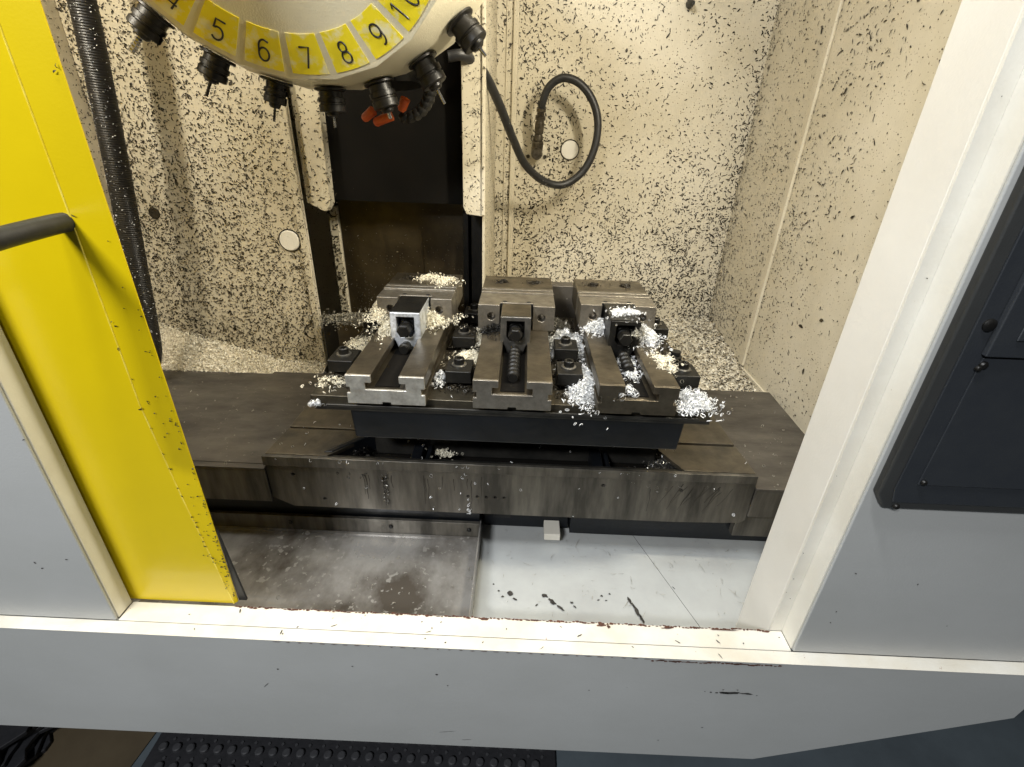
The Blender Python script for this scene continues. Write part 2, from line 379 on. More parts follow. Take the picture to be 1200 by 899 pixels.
# ================================================================== PAN, TRAY, WAY COVERS, SADDLE
pan = struct('drip_pan', MB().add([(-.93, .45, .752), (.62, .45, .752), (.62, .80, .762), (-.93, .80, .762), (.62, 1.57, .80), (-.93, 1.57, .80)], [(0, 1, 2, 3), (3, 2, 4, 5)]), panw)
part('pan_crease', MB().tube([(.355, .485, .7530), (.235, .80, .7620)], .0004, 6), fleckd, pan)
tr = thing('chip_tray', (-.45, .6, .76), 'brushed steel chip tray with brown stains below the table at the left', 'tray')
part('tray_sheet', MB().box(-.92, -.0645, .484, .730, .766, .7705), sheet, tr, bevel=.001)
part('tray_seam', MB().box(-.92, -.066, .7235, .7298, .7707, .7725), sheet, tr)
part('rear_upstand', MB().box(-.92, -.0645, .7305, .7385, .766, .806), saddlem, tr, bevel=.001)
part('side_lip', MB().box(-.0640, -.0615, .484, .7385, .7555, .808), sheet, tr, bevel=.0006)
for x in (-.44, -.24, -.085): part('screw', MB().lathe((x, .7304, .790), (0, -1, 0), [(0, .0045), (.002, .0043), (.003, .003)], 12), blacks, tr, sm=True)
cb = thing('cross_beam', (-.1, .76, .80), 'machine bed casting with dark fillers standing in for the shade beneath the saddle', 'machine bed')
part('bed_casting', MB().box(-.89, .60, .80, 1.0, .766, .92).box(.1155, .60, .750, .7999, .775, .92), castdark, cb)  # second box brought forward; its dark colour stands for the pan's shadow
part('bed_shade_filler', MB().box(-.89, -.066, .742, .7999, .773, .85), castdark, cb)  # dark filler hiding the lit pan where the saddle's shade belongs
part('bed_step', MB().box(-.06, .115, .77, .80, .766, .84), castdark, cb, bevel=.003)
part('dark_slot', MB().box(-.04, -.005, .7685, .7699, .79, .80), digit, cb)
part('stop_block', MB().box(.064, .0955, .730, .7699, .772, .788), offwhite, cb, bevel=.0015)

wl = thing('way_cover', (-.68, .88, .87), 'dull brown sheet steel way cover left of the saddle', 'way cover', 'way covers')
part('top_sheet', MB().box(-.895, -.4475, .700, 1.068, .940, .945), cover, wl, bevel=.0012)
part('front_skirt', MB().box(-.895, -.4475, .7008, .7045, .868, .9398), saddlem, wl, bevel=.001)
part('overlap_sheet', MB().prism([(-.60, .712), (-.4475, .712), (-.4475, 1.075), (-.60, 1.075)], 2, .9452, .9470), cover, wl, bevel=.0005)
wr = thing('way_cover', (.52, .88, .87), 'grey brown sheet steel way cover right of the saddle', 'way cover', 'way covers')
part('top_sheet', MB().prism([(.4285, .700), (.60, .700), (.612, 1.074), (.4285, 1.074)], 2, .940, .945), cover, wr, bevel=.0012)
part('front_skirt', MB().box(.4285, .60, .7008, .7045, .880, .9398), saddlem, wr, bevel=.001)
part('dark_foot', MB().box(.43, .60, .735, .76, .80, .8795), saddlem, wr, bevel=.002)

sd = thing('saddle', (-.01, .88, .86), 'oily steel saddle with long drip streaked front plate under the table', 'saddle')
FP = [(-.4475, .9685), (.4250, .9685), (.4280, .953), (.4285, .868), (.4200, .860), (.30, .856), (-.41, .856), (-.4475, .876)]
part('front_plate', MB().prism(FP, 1, .7055, .711), saddlem, sd, bevel=.001,
     cutters=[MB().cyl((x, .70, z), (x, .72, z), r, n=16) for x, z, r in [(-.083+.0165*k, .896, .0032) for k in range(5)]+[(-.235, .93, .0038), (.16, .934, .0038), (-.40, .93, .0036), (-.35, .876, .0034), (.30, .93, .0036)]])
part('hole_backing', MB().box(-.41, .35, .7112, .7125, .866, .945), digit, sd)
part('front_lip', MB().prism([(-.4485, .9705), (.4260, .9705), (.4265, .9535), (-.4490, .9500)], 1, .7015, .7053), saddlem, sd, bevel=.001)
# top plates left and right of the recess, with a slot each
part('top_plate', MB().prism([(-.4465, .7118), (-.335, .7118), (-.268, .79), (-.268, .795), (-.44, .795)], 2, .962, .970), saddletop, sd, bevel=.001)
part('top_plate', MB().prism([(-.44, .801), (-.268, .801), (-.268, 1.03), (-.435, 1.03)], 2, .962, .970), saddletop, sd, bevel=.001)
part('top_plate', MB().prism([(.30, .7118), (.4255, .7118), (.4205, .793), (.268, .793), (.268, .77)], 2, .962, .970), saddletop, sd, bevel=.001)
part('top_plate', MB().prism([(.268, .801), (.4205, .801), (.41, 1.03), (.268, 1.03)], 2, .962, .970), saddletop, sd, bevel=.001)
part('under_deck', MB().box(-.4465, .4255, .7127, 1.03, .925, .931), blackpanel, sd)
part('recess_rim', MB().box(-.335, .300, .7120, .7215, .931, .9655), tableedge, sd, bevel=.002)
part('recess_rim', MB().box(-.268, .268, .776, .800, .931, .972), tableedge, sd, bevel=.004)  # lighter steel paints in the highlight along the rear rim
for x in (-.180, .150):
    part('cross_rib', MB().box(x-.010, x+.010, .7212, .7858, .931, .964), castdark, sd, bevel=.003)
    part('cross_rib', MB().box(x+.016, x+.024, .7212, .7858, .931, .958), castdark, sd, bevel=.002)
part('rim_blade', MB().prism([(-.345, .7215), (-.33, .7215), (-.268, .786), (-.285, .786)], 2, .931, .972), castdark, sd, bevel=.002)

# ================================================================== WORK TABLE
TZ = 1.117
tb = thing('work_table', (-.01, .87, 1.03), 'heavy steel T-slot work table carrying the three vises', 'work table')
prof = [(.670, 1.0970), (.670, TZ)]
for yc in (.77, .87, .97):
    prof += [(yc-.007, TZ), (yc-.007, TZ-.008), (yc-.012, TZ-.008), (yc-.012, TZ-.015), (yc+.012, TZ-.015), (yc+.012, TZ-.008), (yc+.007, TZ-.008), (yc+.007, TZ)]
prof += [(1.07, TZ), (1.07, 1.0970)]
part('table_plate', MB().prism(prof, 0, -.326, .3035), tablem, tb, bevel=.0012)
part('front_rail', MB().box(-.322, .3050, .672, .690, 1.090, 1.0968), tableedge, tb, bevel=.001)
part('front_rail', MB().box(-.300, .285, .6655, .6697, 1.0985, 1.104), tableedge, tb, bevel=.001)
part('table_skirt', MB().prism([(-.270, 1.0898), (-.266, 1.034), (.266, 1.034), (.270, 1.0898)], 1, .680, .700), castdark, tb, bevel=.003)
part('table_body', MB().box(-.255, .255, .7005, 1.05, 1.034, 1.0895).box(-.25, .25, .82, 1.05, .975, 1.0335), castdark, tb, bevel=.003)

# ---- vise (built once, at the middle)
def make_vise(cx, jaw_y, label, nutm, facem, scr_y):
    t = thing('machine_vise', (cx, .65, TZ), label, 'vise', 'machine vises bolted in a row on the table')
    X = lambda p: [(cx+a, b+TZ) for a, b in p]
    h = .048
    half = [(.0165+.0045, h), (.0165+.0045, .036), (.0305, .036), (.0305, .0245)]
    out = [(-.0595, 0.0), (-.0065, 0), (-.0065, .0035), (.0065, .0035), (.0065, 0), (.0595, 0), (.0595, .018), (.0540, .018), (.0540, .028), (.0595, .028), (.0595, h)]
    inner = half+[(-.0305, .0245), (-.0305, .036), (-.021, .036), (-.021, h), (-.0595, h), (-.0595, .028), (-.0540, .028), (-.0540, .018), (-.0595, .018)]
    part('vise_body', MB().prism(X(out+inner), 1, .6535, 1.049), visem, t, bevel=.0008)
    part('body_end', MB().prism(X(out+inner), 1, .6495, .6534), facem, t, bevel=.0009)
    part('bed_bottom', MB().box(cx-.0185, cx+.0185, .6600, .86, TZ+.0247, TZ+.0262), blackpanel, t)
    # screw with thread ridges
    pr = [(0, .0075)]; nr = int((.80-scr_y)/.015)
    for k in range(nr): pr += [(.004+.015*k, .0075), (.006+.015*k, .0100), (.011+.015*k, .0100), (.013+.015*k, .0075)]
    pr += [(.015*nr+.05, .0075)]
    part('lead_screw', MB().lathe((cx, scr_y, TZ+.0352), (0, 1, 0), pr, 18), blacks, t, sm=True)
    y0 = .800
    nb = MB().prism([(cx-.0262, TZ+.0425), (cx-.0195, TZ+.0425), (cx-.0120, TZ+.0200), (cx+.0120, TZ+.0200), (cx+.0195, TZ+.0425), (cx+.0262, TZ+.0425), (cx+.0262, TZ+.094), (cx-.0262, TZ+.094)], 1, y0, jaw_y+.012)
    nb.v = [(a, b, c if c > TZ+.049 or b < jaw_y-.02 else c) for a, b, c in nb.v]
    nbk = part('nut_block', nb, nutm, t, bevel=.0012, cutters=[MB().prism([(cx-.0155, TZ+.058), (cx-.009, TZ+.049), (cx+.009, TZ+.049), (cx+.0155, TZ+.058), (cx+.0155, TZ+.0862), (cx-.0155, TZ+.0862)], 1, y0-.01, y0+.034)])
    part('block_cap', MB().box(cx-.0255, cx+.0255, y0+.0035, jaw_y+.010, TZ+.0942, TZ+.0950), visem if nutm is nutgrey else blacks, t)
    part('hex_screw', MB().lathe((cx, y0+.033, TZ+.066), (0, -1, 0), [(0, .0135), (.018, .0135), (.0185, .0112), (.028, .0112), (.028, .0095), (.036, .0095)], 20).lathe((cx, y0-.002, TZ+.066), (0, -1, 0), [(0, .0122), (.014, .0122), (.0155, .0105)], 6), blacks, nbk, bevel=.0006)
    # moving jaw, U shaped in plan
    zt, zb = TZ+.096, TZ+.0482
    P = [(-.070, jaw_y), (-.0305, jaw_y), (-.0305, jaw_y+.016), (.0305, jaw_y+.016), (.0305, jaw_y), (.070, jaw_y), (.070, .931), (-.070, .931)]
    mj = part('moving_jaw', MB().prism([(cx+a, b) for a, b in P], 2, zb, zt-.001), visef, t, bevel=.0010,
         cutters=[MB().cyl((cx+s*.046, jaw_y-.01, TZ+.073), (cx+s*.046, jaw_y+.018, TZ+.073), .0075, n=20) for s in (-1, 1)])
    part('jaw_recess_shade', MB().box(cx-.030, cx+.030, jaw_y+.0145, jaw_y+.0158, zb+.001, zt-.003), digit, t)  # black sheet on the notch wall puts the recess shade into colour
    for s in (-1, 1): part('jaw_dimple', MB().lathe((cx+s*.022, jaw_y+.022, zt-.0011), (0, 0, 1), [(0, .0042), (.0006, .0038)], 14), digit, mj)
    part('jaw_plate', MB().box(cx-.070, cx+.070, .9315, .9435, zb, zt+.001), visef, t, bevel=.0009)
    part('jaw_plate', MB().box(cx-.070, cx+.070, .9500, .9620, zb, zt+.001), visef, t, bevel=.0009)
    fj = part('fixed_jaw', MB().box(cx-.070, cx+.070, .9625, 1.049, zb, zt), visem, t, bevel=.0012,
         cutters=[MB().cyl((cx+s*.033, 1.008, zt-.012), (cx+s*.033, 1.008, zt+.01), .0115, n=20) for s in (-1, 1)])
    for s in (-1, 1): part('jaw_bolt', MB().lathe((cx+s*.033, 1.008, zt-.013), (0, 0, 1), [(0, .0085), (.008, .0085), (.0085, .006)], 14), blacks, fj, sm=True)
    return t
V = [make_vise(-.199, .880, 'leftmost vise with a bright silver nut block and curls on its jaws', nutsilver, visebr, .775),
     make_vise(-.008, .858, 'middle vise with a grey nut block and clean threaded screw', nutgrey, visef, .685),
     make_vise(.1805, .880, 'rightmost vise with shavings piled over its dark nut block', blacks, visem, .730)]
part('jaw_highlight_edge', MB().box(-.199-.0695, -.199+.0695, .9318, .9330, TZ+.0971, TZ+.0976), bright, V[0])  # bright strip painting in the glint along the jaw's top edge

# ---- clamps
def make_clamp(x, y, label):
    t = thing('table_clamp', (x, y, TZ), label, 'clamp', 'black clamps holding the vises down')
    part('clamp_bar', MB().prism([(y-.026, TZ+.010), (y-.026, TZ+.031), (y+.024, TZ+.031), (y+.024, TZ+.002), (y-.006, TZ+.002)], 0, x-.020, x+.022), blacks, t, bevel=.0015)
    part('clamp_heel', MB().box(x-.018, x+.018, y+.0245, y+.040, TZ+.0005, TZ+.022), blacks, t, bevel=.0015)
    part('washer', MB().lathe((x, y, TZ+.0312), (0, 0, 1), [(0, .0125), (.0022, .0125), (.0028, .0115)], 22), nutgrey, t, sm=True)
    part('bolt', MB().lathe((x, y, TZ+.034), (0, 0, 1), [(0, .0085), (.009, .0085), (.010, .0075)], 20), blacks, t, sm=True, cutters=[MB().cyl((x, y, TZ+.039), (x, y, TZ+.05), .0045, n=6)])
    return t
c0 = make_clamp(-.297, .758, 'black clamp at the left end of the table beside the leftmost vise')
for x, y, z, l in [(-.098, .735, 0, 'front black clamp between the leftmost and middle vises'),
                (-.106, .880, 0, 'second black clamp from the front between the leftmost and middle vises'),
                (-.100, 1.012, 0, 'rear black clamp between the leftmost and middle vises'),
                (-.298, .960, 0, 'rear black clamp left of the leftmost vise jaws'),
                (.083, .742, 0, 'front black clamp between the middle and right vises half buried in curls'),
                (.084, .842, 0, 'second black clamp between the middle and right vises behind the curls'),
                (.277, .965, 0, 'rear black clamp standing right of the right vise jaws'),
                (.275, .752, 0, 'black clamp at the right end of the table behind the curl heap')]:
    copy_tree(c0, (x, y, TZ+z), l)
sb = thing('stop_cylinder', (.255, .785, TZ), 'small dark round stop beside the right vise rail', 'stop')
part('stop_body', MB().lathe((.272, .795, TZ), (0, 0, 1), [(0, .012), (.036, .012), (.037, .009), (.045, .009)], 18), blacks, sb, sm=True)

# ================================================================== TURRET
TC = Vector((-.3087, .72, 1.7337)); yaw, tilt, ph = .1158, -.584, .0209
uu = Vector((math.cos(yaw), math.sin(yaw), 0)); ww = Vector((-math.sin(yaw)*math.sin(tilt), math.cos(yaw)*math.sin(tilt), math.cos(tilt)))
nb = uu.cross(ww)*-1
if nb.y < 0: nb = -nb
DA = 2*PI/21
def rad(a): return uu*math.sin(a)-ww*math.cos(a)
tu = thing('tool_turret', TC, 'big cream tool changer turret with worn yellow number labels', 'tool turret')
def ring(R, h, off=.5): return [TC+rad(ph+(k+off)*DA)*R+nb*h for k in range(21)]
def loft(rings, cap0=True, cap1=True):
    mb = MB(); vs = [p for r in rings for p in r]; fs = []; n = 21
    for j in range(len(rings)-1):
        for k in range(n): fs.append((j*n+k, j*n+(k+1) % n, (j+1)*n+(k+1) % n, (j+1)*n+k))
    if cap0: fs.append(tuple(range(n)))
    if cap1: fs.append(tuple(len(vs)-n+k for k in range(n)))
    return mb.add(vs, fs)
part('number_disk', loft([ring(.2205, 0), ring(.2225, .0045)]), cream_turret, tu, bevel=.0015)
part('turret_drum', loft([ring(.2215, .0047), ring(.302, .112), ring(.300, .128), ring(.22, .16)]), cream_turret, tu, bevel=.003)
part('turret_back', MB().lathe(TC+nb*.161, nb, [(0, .20), (.06, .17), (.07, .10)], 42), blacks, tu, sm=True)
LAB = {}
for k in range(-4, 5):
    a0 = ph+k*DA; vs = []
    for i in range(7):
        a = a0+(-.41+.82*i/6)*DA
        vs.append((rad(a), ))
    inn = [TC+v[0]*.157-nb*.0012 for v in vs]; outr = [TC+v[0]*.2105-nb*.0012 for v in vs]
    mb = MB(); mb.add(inn+outr+[p+nb*.0010 for p in inn+outr], [(i, i+1, i+8, i+7) for i in range(6)]+[(14+i, 14+i+7, 14+i+8, 14+i+1) for i in range(6)]
                      +[(i+1, i, i+14, i+15) for i in range(6)]+[(i+7, i+8, i+22, i+21) for i in range(6)]+[(0, 7, 21, 14), (6, 20, 27, 13)])
    nlab = part('number_label', mb, yplate, tu, fix=True); LAB[k] = nlab
def arc(cx, cy, rx, ry, a0, a1, n=14): return [(cx+rx*math.cos(math.radians(a0+(a1-a0)*i/n)), cy+ry*math.sin(math.radians(a0+(a1-a0)*i/n))) for i in range(n+1)]
GL = {'4': [[(.68, -.9), (.68, .9), (-.6, -.4), (.95, -.4)]],
      '5': [[(.62, .92), (-.45, .92), (-.52, .12)]+arc(.0, -.32, .62, .60, 130, -145)],
      '6': [[(.55, .80)]+arc(.05, .30, .62, .66, 75, 175, 8)+arc(.03, -.34, .60, .60, 180, 520, 20)],
      '7': [[(-.60, .92), (.60, .92), (-.12, -.95)]],
      '8': [arc(0, .46, .46, .46, 0, 360, 18), arc(0, -.44, .58, .52, 0, 360, 18)],
      '9': [arc(0, .36, .58, .58, 0, 360, 18), [(.58, .36)]+arc(-.05, -.25, .62, .70, 10, -100, 8)],
      '1': [[(-.25, .60), (.1, .92), (.1, -.95)]],
      '0': [arc(0, 0, .56, .94, 0, 360, 24)], '3': [arc(-.05, .44, .52, .50, 140, -90, 12)+arc(-.05, -.44, .6, .52, 90, -140, 12)]}
for k in range(-4, 5):
    txt = str(k+7)
    a0 = ph+k*DA; c = TC+rad(a0)*.187-nb*.0013; up = -rad(a0); rt = up.cross(nb)*1
    if rt.dot(uu*math.cos(a0)) < 0: rt = -rt
    mb = MB(); hs = .0150
    for i, ch in enumerate(txt):
        offx = 0 if len(txt) == 1 else (-.013 if i == 0 else .011)
        for st in GL[ch]:
            mb.tube([c+rt*(x*hs*.72+offx)+up*(y*hs) for x, y in st], .00135, 6)
    part('printed_number', mb, digit, LAB[k])
# tool holders, one per station, on the drum facets
labels = {-3: 'black tool holder with a thick end mill, far left under number 4', -2: 'black tool holder with a thin drill beside the number 5',
          -1: 'small notched black tool holder with a thin drill beside the number 6', 0: 'dark tool holder hanging in front of the black cover under number 7',
          1: 'fat dark tool holder above the orange nozzles', 2: 'dark tool holder with a bright thin drill beside the number 9',
          3: 'dark tool holder with a short bright pin at the right side of the turret'}
for k in range(-3, 4):
    a0 = ph+k*DA; d = (rad(a0)*.834-nb*.551).normalized(); p = TC+rad(a0)*.262+nb*.058
    b = TC+rad(a0)*.275+nb*.077
    b = b+d*.0005
    big = k >= 1
    t = thing('tool_holder', b, labels[k], 'tool holder', 'tool holders round the turret')
    part('holder_flange', MB().lathe(b, d, [(0, .025), (.003, .025), (.0045, .021)], 24), blackh, t, sm=True)
    L = .030 if not big else .034; r = (.0225, .0210, .0175)[k+3] if k < 0 else .0215
    part('holder_body', MB().lathe(b+d*.0046, d, [(0, r*.86), (L*.28, r*.86), (L*.30, r), (L*.52, r), (L*.55, r*.90), (L*.62, r*.90), (L*.66, r), (L*.95, r), (L, r*.93)], 24), blackh, t, sm=True,
         cutters=[MB().box(-.0065, .0065, -.004, .004, -.02, .02).shift(b+d*(L+.003)+s*uu*r*.95) for s in (-1, 1)] if k in (-3, -1) else None)
    part('collet_nut', MB().lathe(b+d*(.0047+L), d, [(0, r*.52), (.004, r*.50), (.007, r*.36)], 18), blackh, t, sm=True)
    tr_ = (.0055, .0028, .0024, .0022, .003, .0024, .0026)[k+3]; tl = (.026, .022, .021, .016, .010, .024, .015)[k+3]
    part('cutter', MB().tube([b+d*(.011+L+tl*i/10) for i in range(11)], tr_, 8, ridges=-.25 if k <= 0 else None), steelrod if k >= 0 or k == -3 else blackh, t, sm=True)

nz = thing('nozzle_cluster', (-.25, 1.0, 1.56), 'dark coolant nozzle ring with three orange tips under the turret', 'coolant nozzle')
part('nozzle_ring', MB().lathe((-.235, 1.0, 1.60), (.1, -.1, -1), [(0, .058), (.03, .058), (.045, .045)], 28), blacks, nz, sm=True)
for p, q in (((-.292, .985, 1.503), (-.272, .98, 1.517)), ((-.270, .975, 1.498), (-.238, .97, 1.510)), ((-.222, .975, 1.518), (-.212, .97, 1.536))):
    part('orange_tip', MB().lathe(p, Vector(q)-Vector(p), [(0, .0055), (.004, .0075), ((Vector(q)-Vector(p)).length, .0085)], 12), orange, nz, sm=True)
for i in range(9):
    a = -.3+i*.22; p = Vector((-.225+.050*math.cos(a-1.2), .985, 1.545+.030*math.sin(a*1.4-1.2)))
    part('hose_segment', MB().lathe(p, (.4, -.3, -.6), [(0, .007), (.004, .011), (.012, .011), (.016, .007)], 12), blacks, nz, sm=True)

# ================================================================== HOSES
hz = thing('looped_hose', (.025, 1.5, 1.43), 'black rubber hose looping down and up to a fitting on the back wall', 'hose')
H = [(-.160, 1.13, 1.615), (-.128, 1.14, 1.618), (-.098, 1.20, 1.598), (-.068, 1.27, 1.545), (-.038, 1.33, 1.478), (-.005, 1.39, 1.415), (.045, 1.43, 1.373), (.100, 1.45, 1.362), (.150, 1.46, 1.393), (.178, 1.465, 1.450), (.182, 1.47, 1.515), (.162, 1.475, 1.567), (.125, 1.48, 1.603), (.083, 1.485, 1.613), (.050, 1.49, 1.593), (.036, 1.495, 1.560), (.033, 1.50, 1.545)]
part('hose_tube', MB().tube(smooth(H, 10), .0100, 14), black, hz, sm=True)
part('hose_fitting', MB().lathe((.033, 1.50, 1.545), (-.006, .03, -.105), [(0, .0125), (.008, .013), (.010, .010), (.018, .010), (.020, .014), (.028, .014), (.030, .010), (.036, .0125), (.062, .0125), (.064, .010), (.070, .0125), (.078, .014), (.080, .011), (.084, .016), (.112, .016)], 16), tarnish, hz, sm=True)
part('wall_flange', MB().lathe((.027, 1.5698, 1.433), (0, -1, 0), [(0, .030), (.003, .030), (.004, .028)], 32), cream, hz, sm=True)
part('elbow', MB().lathe((.027, 1.566, 1.433), (0, -1, .02), [(0, .016), (.055, .016), (.062, .012)], 16), tarnish, hz, sm=True)
for dx in (-.024, .024): part('flange_screw', MB().lathe((.027+dx, 1.5655, 1.424), (0, -1, 0), [(0, .0055), (.004, .0045)], 10), fleckm, hz, sm=True)
hc = thing('ribbed_hose', (-.82, 1.0, 1.1), 'thick ribbed black conduit hose sprinkled with chips beside the yellow door', 'hose')
RH = [(-.742, 1.0, 1.80), (-.749, 1.0, 1.66), (-.757, 1.0, 1.58), (-.766, 1.0, 1.50), (-.781, 1.0, 1.38), (-.796, 1.0, 1.27), (-.809, 1.0, 1.17), (-.818, 1.0, 1.10), (-.832, 1.0, 1.02), (-.86, 1.0, .965)]
_c = smooth(RH, 20); _d = np.cumsum([0]+[(b-a).length for a, b in zip(_c, _c[1:])]); _q = np.linspace(0, _d[-1], 420)
_c = np.stack([np.interp(_q, _d, [p[k] for p in _c]) for k in range(3)], 1)
part('conduit', MB().tube(_c, .0202, 18, ridges=.035), blackh, hc, sm=True)
hk = thing('wall_hook', (.397, 1.57, 1.79), 'small dark stub on the back wall near the top', 'hook')
part('hook_stub', MB().lathe((.397, 1.5698, 1.788), (0, -1, -.1), [(0, .010), (.012, .009), (.030, .006), (.036, .004)], 12), blacks, hk, sm=True)

# ================================================================== FRONT CASING
ap = thing('apron', (0, .433, .6), 'long pale grey front apron of the machine with a chamfered right end', 'apron')
AP = [(-1.6, .8585), (-1.6, .605), (.397, .617), (.739, .760), (.750, .792), (.95, .86), (.95, .8585)]
AP = [(-1.6, .8590), (-1.6, .6045), (.397, .617), (.739, .7597), (.744, .792), (.90, .8590)]
part('apron_sheet', MB().prism(AP, 1, .433, .440), grey, ap, bevel=.0015)
part('apron_back', MB().prism([(-1.59, .850), (-1.59, .615), (.39, .627), (.73, .770), (.74, .850)], 1, .4405, .48), grey, ap)
marks('paint_scar', [(.323, .7895, .036, .0058, .02), (.344, .7892, .022, .0042, -.02), (.312, .7893, .016, .0045, 0), (.302, .7885, .005, .003, 0), (.294, .789, .0035, .003, 0), (.31, .796, .003, .002, 0), (.33, .797, .003, .002, 0), (.285, .790, .002, .002, 0), (.36, .786, .003, .0015, 0)], fleckd, ap, y=.433)
marks('scratch', [(-.355, .755, .016, .0012, .9), (-.10, .80, .004, .003, 0), (-.085, .775, .003, .002, 0), (-.33, .795, .003, .003, 0), (-.06, .635, .02, .001, .15), (-.09, .655, .028, .0010, .2), (.30, .70, .004, .002, 0), (.12, .78, .003, .002, 0), (.24, .66, .003, .002, 0), (-.22, .81, .003, .002, 0)], fleckd, ap, y=.433)
marks('edge_rust', [(x, .8545+random.uniform(-.001, .0015), random.uniform(.004, .014), random.uniform(.002, .0045), 0) for x in np.arange(.20, .38, .006)]+[(x, .857, random.uniform(.003, .012), .0015, 0) for x in np.arange(-.32, .2, .016)], rust, ap, y=.433)

sl = thing('door_sill', (-.08, .46, SZ), 'chipped cream door sill under the opening', 'sill')
part('front_lip', MB().prism([(.4325, .8600), (.4325, .8595), (.4335, .8592), (.4510, .8592), (.4510, .8602), (.4335, .8602)], 0, -1.6, .90), sillm, sl)
part('sill_plate', MB().prism([(XL+.0005, .4526), (XR-.0003, .4526), (XR-.0003, .4833), (XL+.0005, .4833)], 2, .8550, .8600), sillm, sl, bevel=.0008)
part('sill_drop', MB().box(XL+.008, XR-.018, .4800, .4828, .70, .8548), sillm, sl)
its = []
for _ in range(26):
    its.append((random.uniform(-.55, .39), random.uniform(.438, .480), random.choice((.003, .004, .009)), random.uniform(.001, .0022), random.uniform(-1.5, 1.5)))
marks('paint_chip', its, fleckd, sl, z=.8604)
marks('rear_edge_rust', [(x, .4822+random.uniform(-.0015, .0008), random.uniform(.003, .010), random.uniform(.0012, .0042), 0) for x in np.arange(-.40, .38, .0055)], rust, sl, z=.8602)
marks('rear_rust_spot', [(-.035, .480, .012, .006, 0), (.135, .479, .014, .007, .1), (.145, .477, .006, .006, 0), (.23, .479, .02, .003, .1), (.31, .480, .05, .002, 0)], rust, sl, z=.8606)

fl = thing('left_casing_panel', (-1.1, .451, .86), 'pale grey casing panel left of the yellow door', 'panel')
part('grey_face', MB().box(-1.6, XL-.0005, .451, .4555, .8605, 2.3), grey, fl, bevel=.002)
part('cream_return', MB().box(XL-.010, XL, .4557, .4825, .8605, 2.3), offwhite, fl, bevel=.0015)
marks('chip_mark', [(XL-.02-random.random()*.1, .865+random.random()*.5, .004, .002, random.random()*3) for _ in range(8)], fleckd, fl, y=.451)
fr = thing('right_casing_panel', (.65, .451, .86), 'pale grey casing panel under the dark console at the right', 'panel')
part('grey_face', MB().box(XR+.0005, 1.6, .451, .4555, .8605, 2.3), grey, fr, bevel=.002)
part('cream_return', MB().box(XR, XR+.010, .4557, .4868, .8605, 2.3), offwhite, fr)
dp = thing('door_post', (.39, .5, .86), 'wide off white door post at the right of the opening', 'door post')
part('post_front', MB().box(.3810, XR-.0002, .4835, .4870, .8602, 2.3), offwhite, dp)
part('post_side', MB().box(.3810, .3850, .4871, .5600, .70, 2.3), cream_clean, dp, bevel=.003)
part('post_back', MB().box(.3851, .6199, .5550, .5600, .745, 2.3), cream_clean, dp)
hd = thing('door_header', (-.1, .5, 2.2), 'casing header over the door opening', 'header')
part('header_sheet', MB().box(-1.6, 1.6, .456, .50, 2.22, 2.3), grey, hd)

# sliding door
dr = thing('sliding_door', (-.75, .50, .86), 'bright yellow sliding door pushed open at the left', 'door')
part('door_panel', MB().prism([(-1.35, .8615), (-.4070, .8615), (-.4145, .93), (-.4275, 1.05), (-.4395, 1.20), (-.4415, 2.15), (-1.35, 2.15)], 1, .4870, .4895), yellow, dr)
ZC = [(.8615, .0035), (.93, .011), (1.05, .024), (1.20, .036), (2.15, .038)]
eb = MB(); n_ = len(ZC)
eb.add([(-.403-w, .4868, z) for z, w in ZC]+[(-.403, .4905, z) for z, w in ZC]+[(-.403, .4920, z) for z, w in ZC]+[(-.403-w, .4896, z) for z, w in ZC],
       [f for k in range(n_-1) for f in ((k, k+1, n_+k+1, n_+k), (n_+k, n_+k+1, 2*n_+k+1, 2*n_+k), (2*n_+k, 2*n_+k+1, 3*n_+k+1, 3*n_+k), (3*n_+k, 3*n_+k+1, k+1, k))]
       +[(0, n_, 2*n_, 3*n_), (n_-1, 4*n_-1, 3*n_-1, 2*n_-1)])
part('door_edge', eb, yellow, dr)
part('worn_crease', MB().tube([(-.4035-w, .4868, z) for z, w in ZC], .0009, 6), yellowpale, dr, sm=True)
part('dark_wedge', MB().prism([(-.4025, .862), (-.391, .862), (-.4025, 1.0)], 1, .4925, .4960), black, dr)  # plain black wedge beside the foot of the door edge
hn = part('handle', MB().tube(smooth([(-.447, .4868, 1.404), (-.447, .470, 1.404), (-.447, .42, 1.402), (-.447, .375, 1.398), (-.452, .345, 1.385), (-.455, .335, 1.35), (-.455, .335, 1.25)], 8), .0092, 18), black, dr, sm=True)
fr1 = (lambda s, t: (Vector((-.403-s*np.interp(.87+t, [.86, .93, 1.05, 1.2], [.0035, .011, .024, .037]), .4862+.0035*(1-s), .87+t)), Vector((1, 0, 0)), Vector((0, 0, 1)), Vector((0, -1, 0))))
flecks('edge_chips', fr1, 120, lambda s, t: max(0, 1-1.3*t)**2*(.12+.88*(s < .12)+.4*(s > .9)), .0015, .005, .0018, fleckm, '', '', parent=dr)
fr2 = plane_frame((-.440, .4869, .87), (.034, 0, 0), (0, 0, .4))
flecks('face_chips', fr2, 8, lambda s, t: s**2*(1-.6*t), .002, .005, .0018, fleckm, '', '', parent=dr)

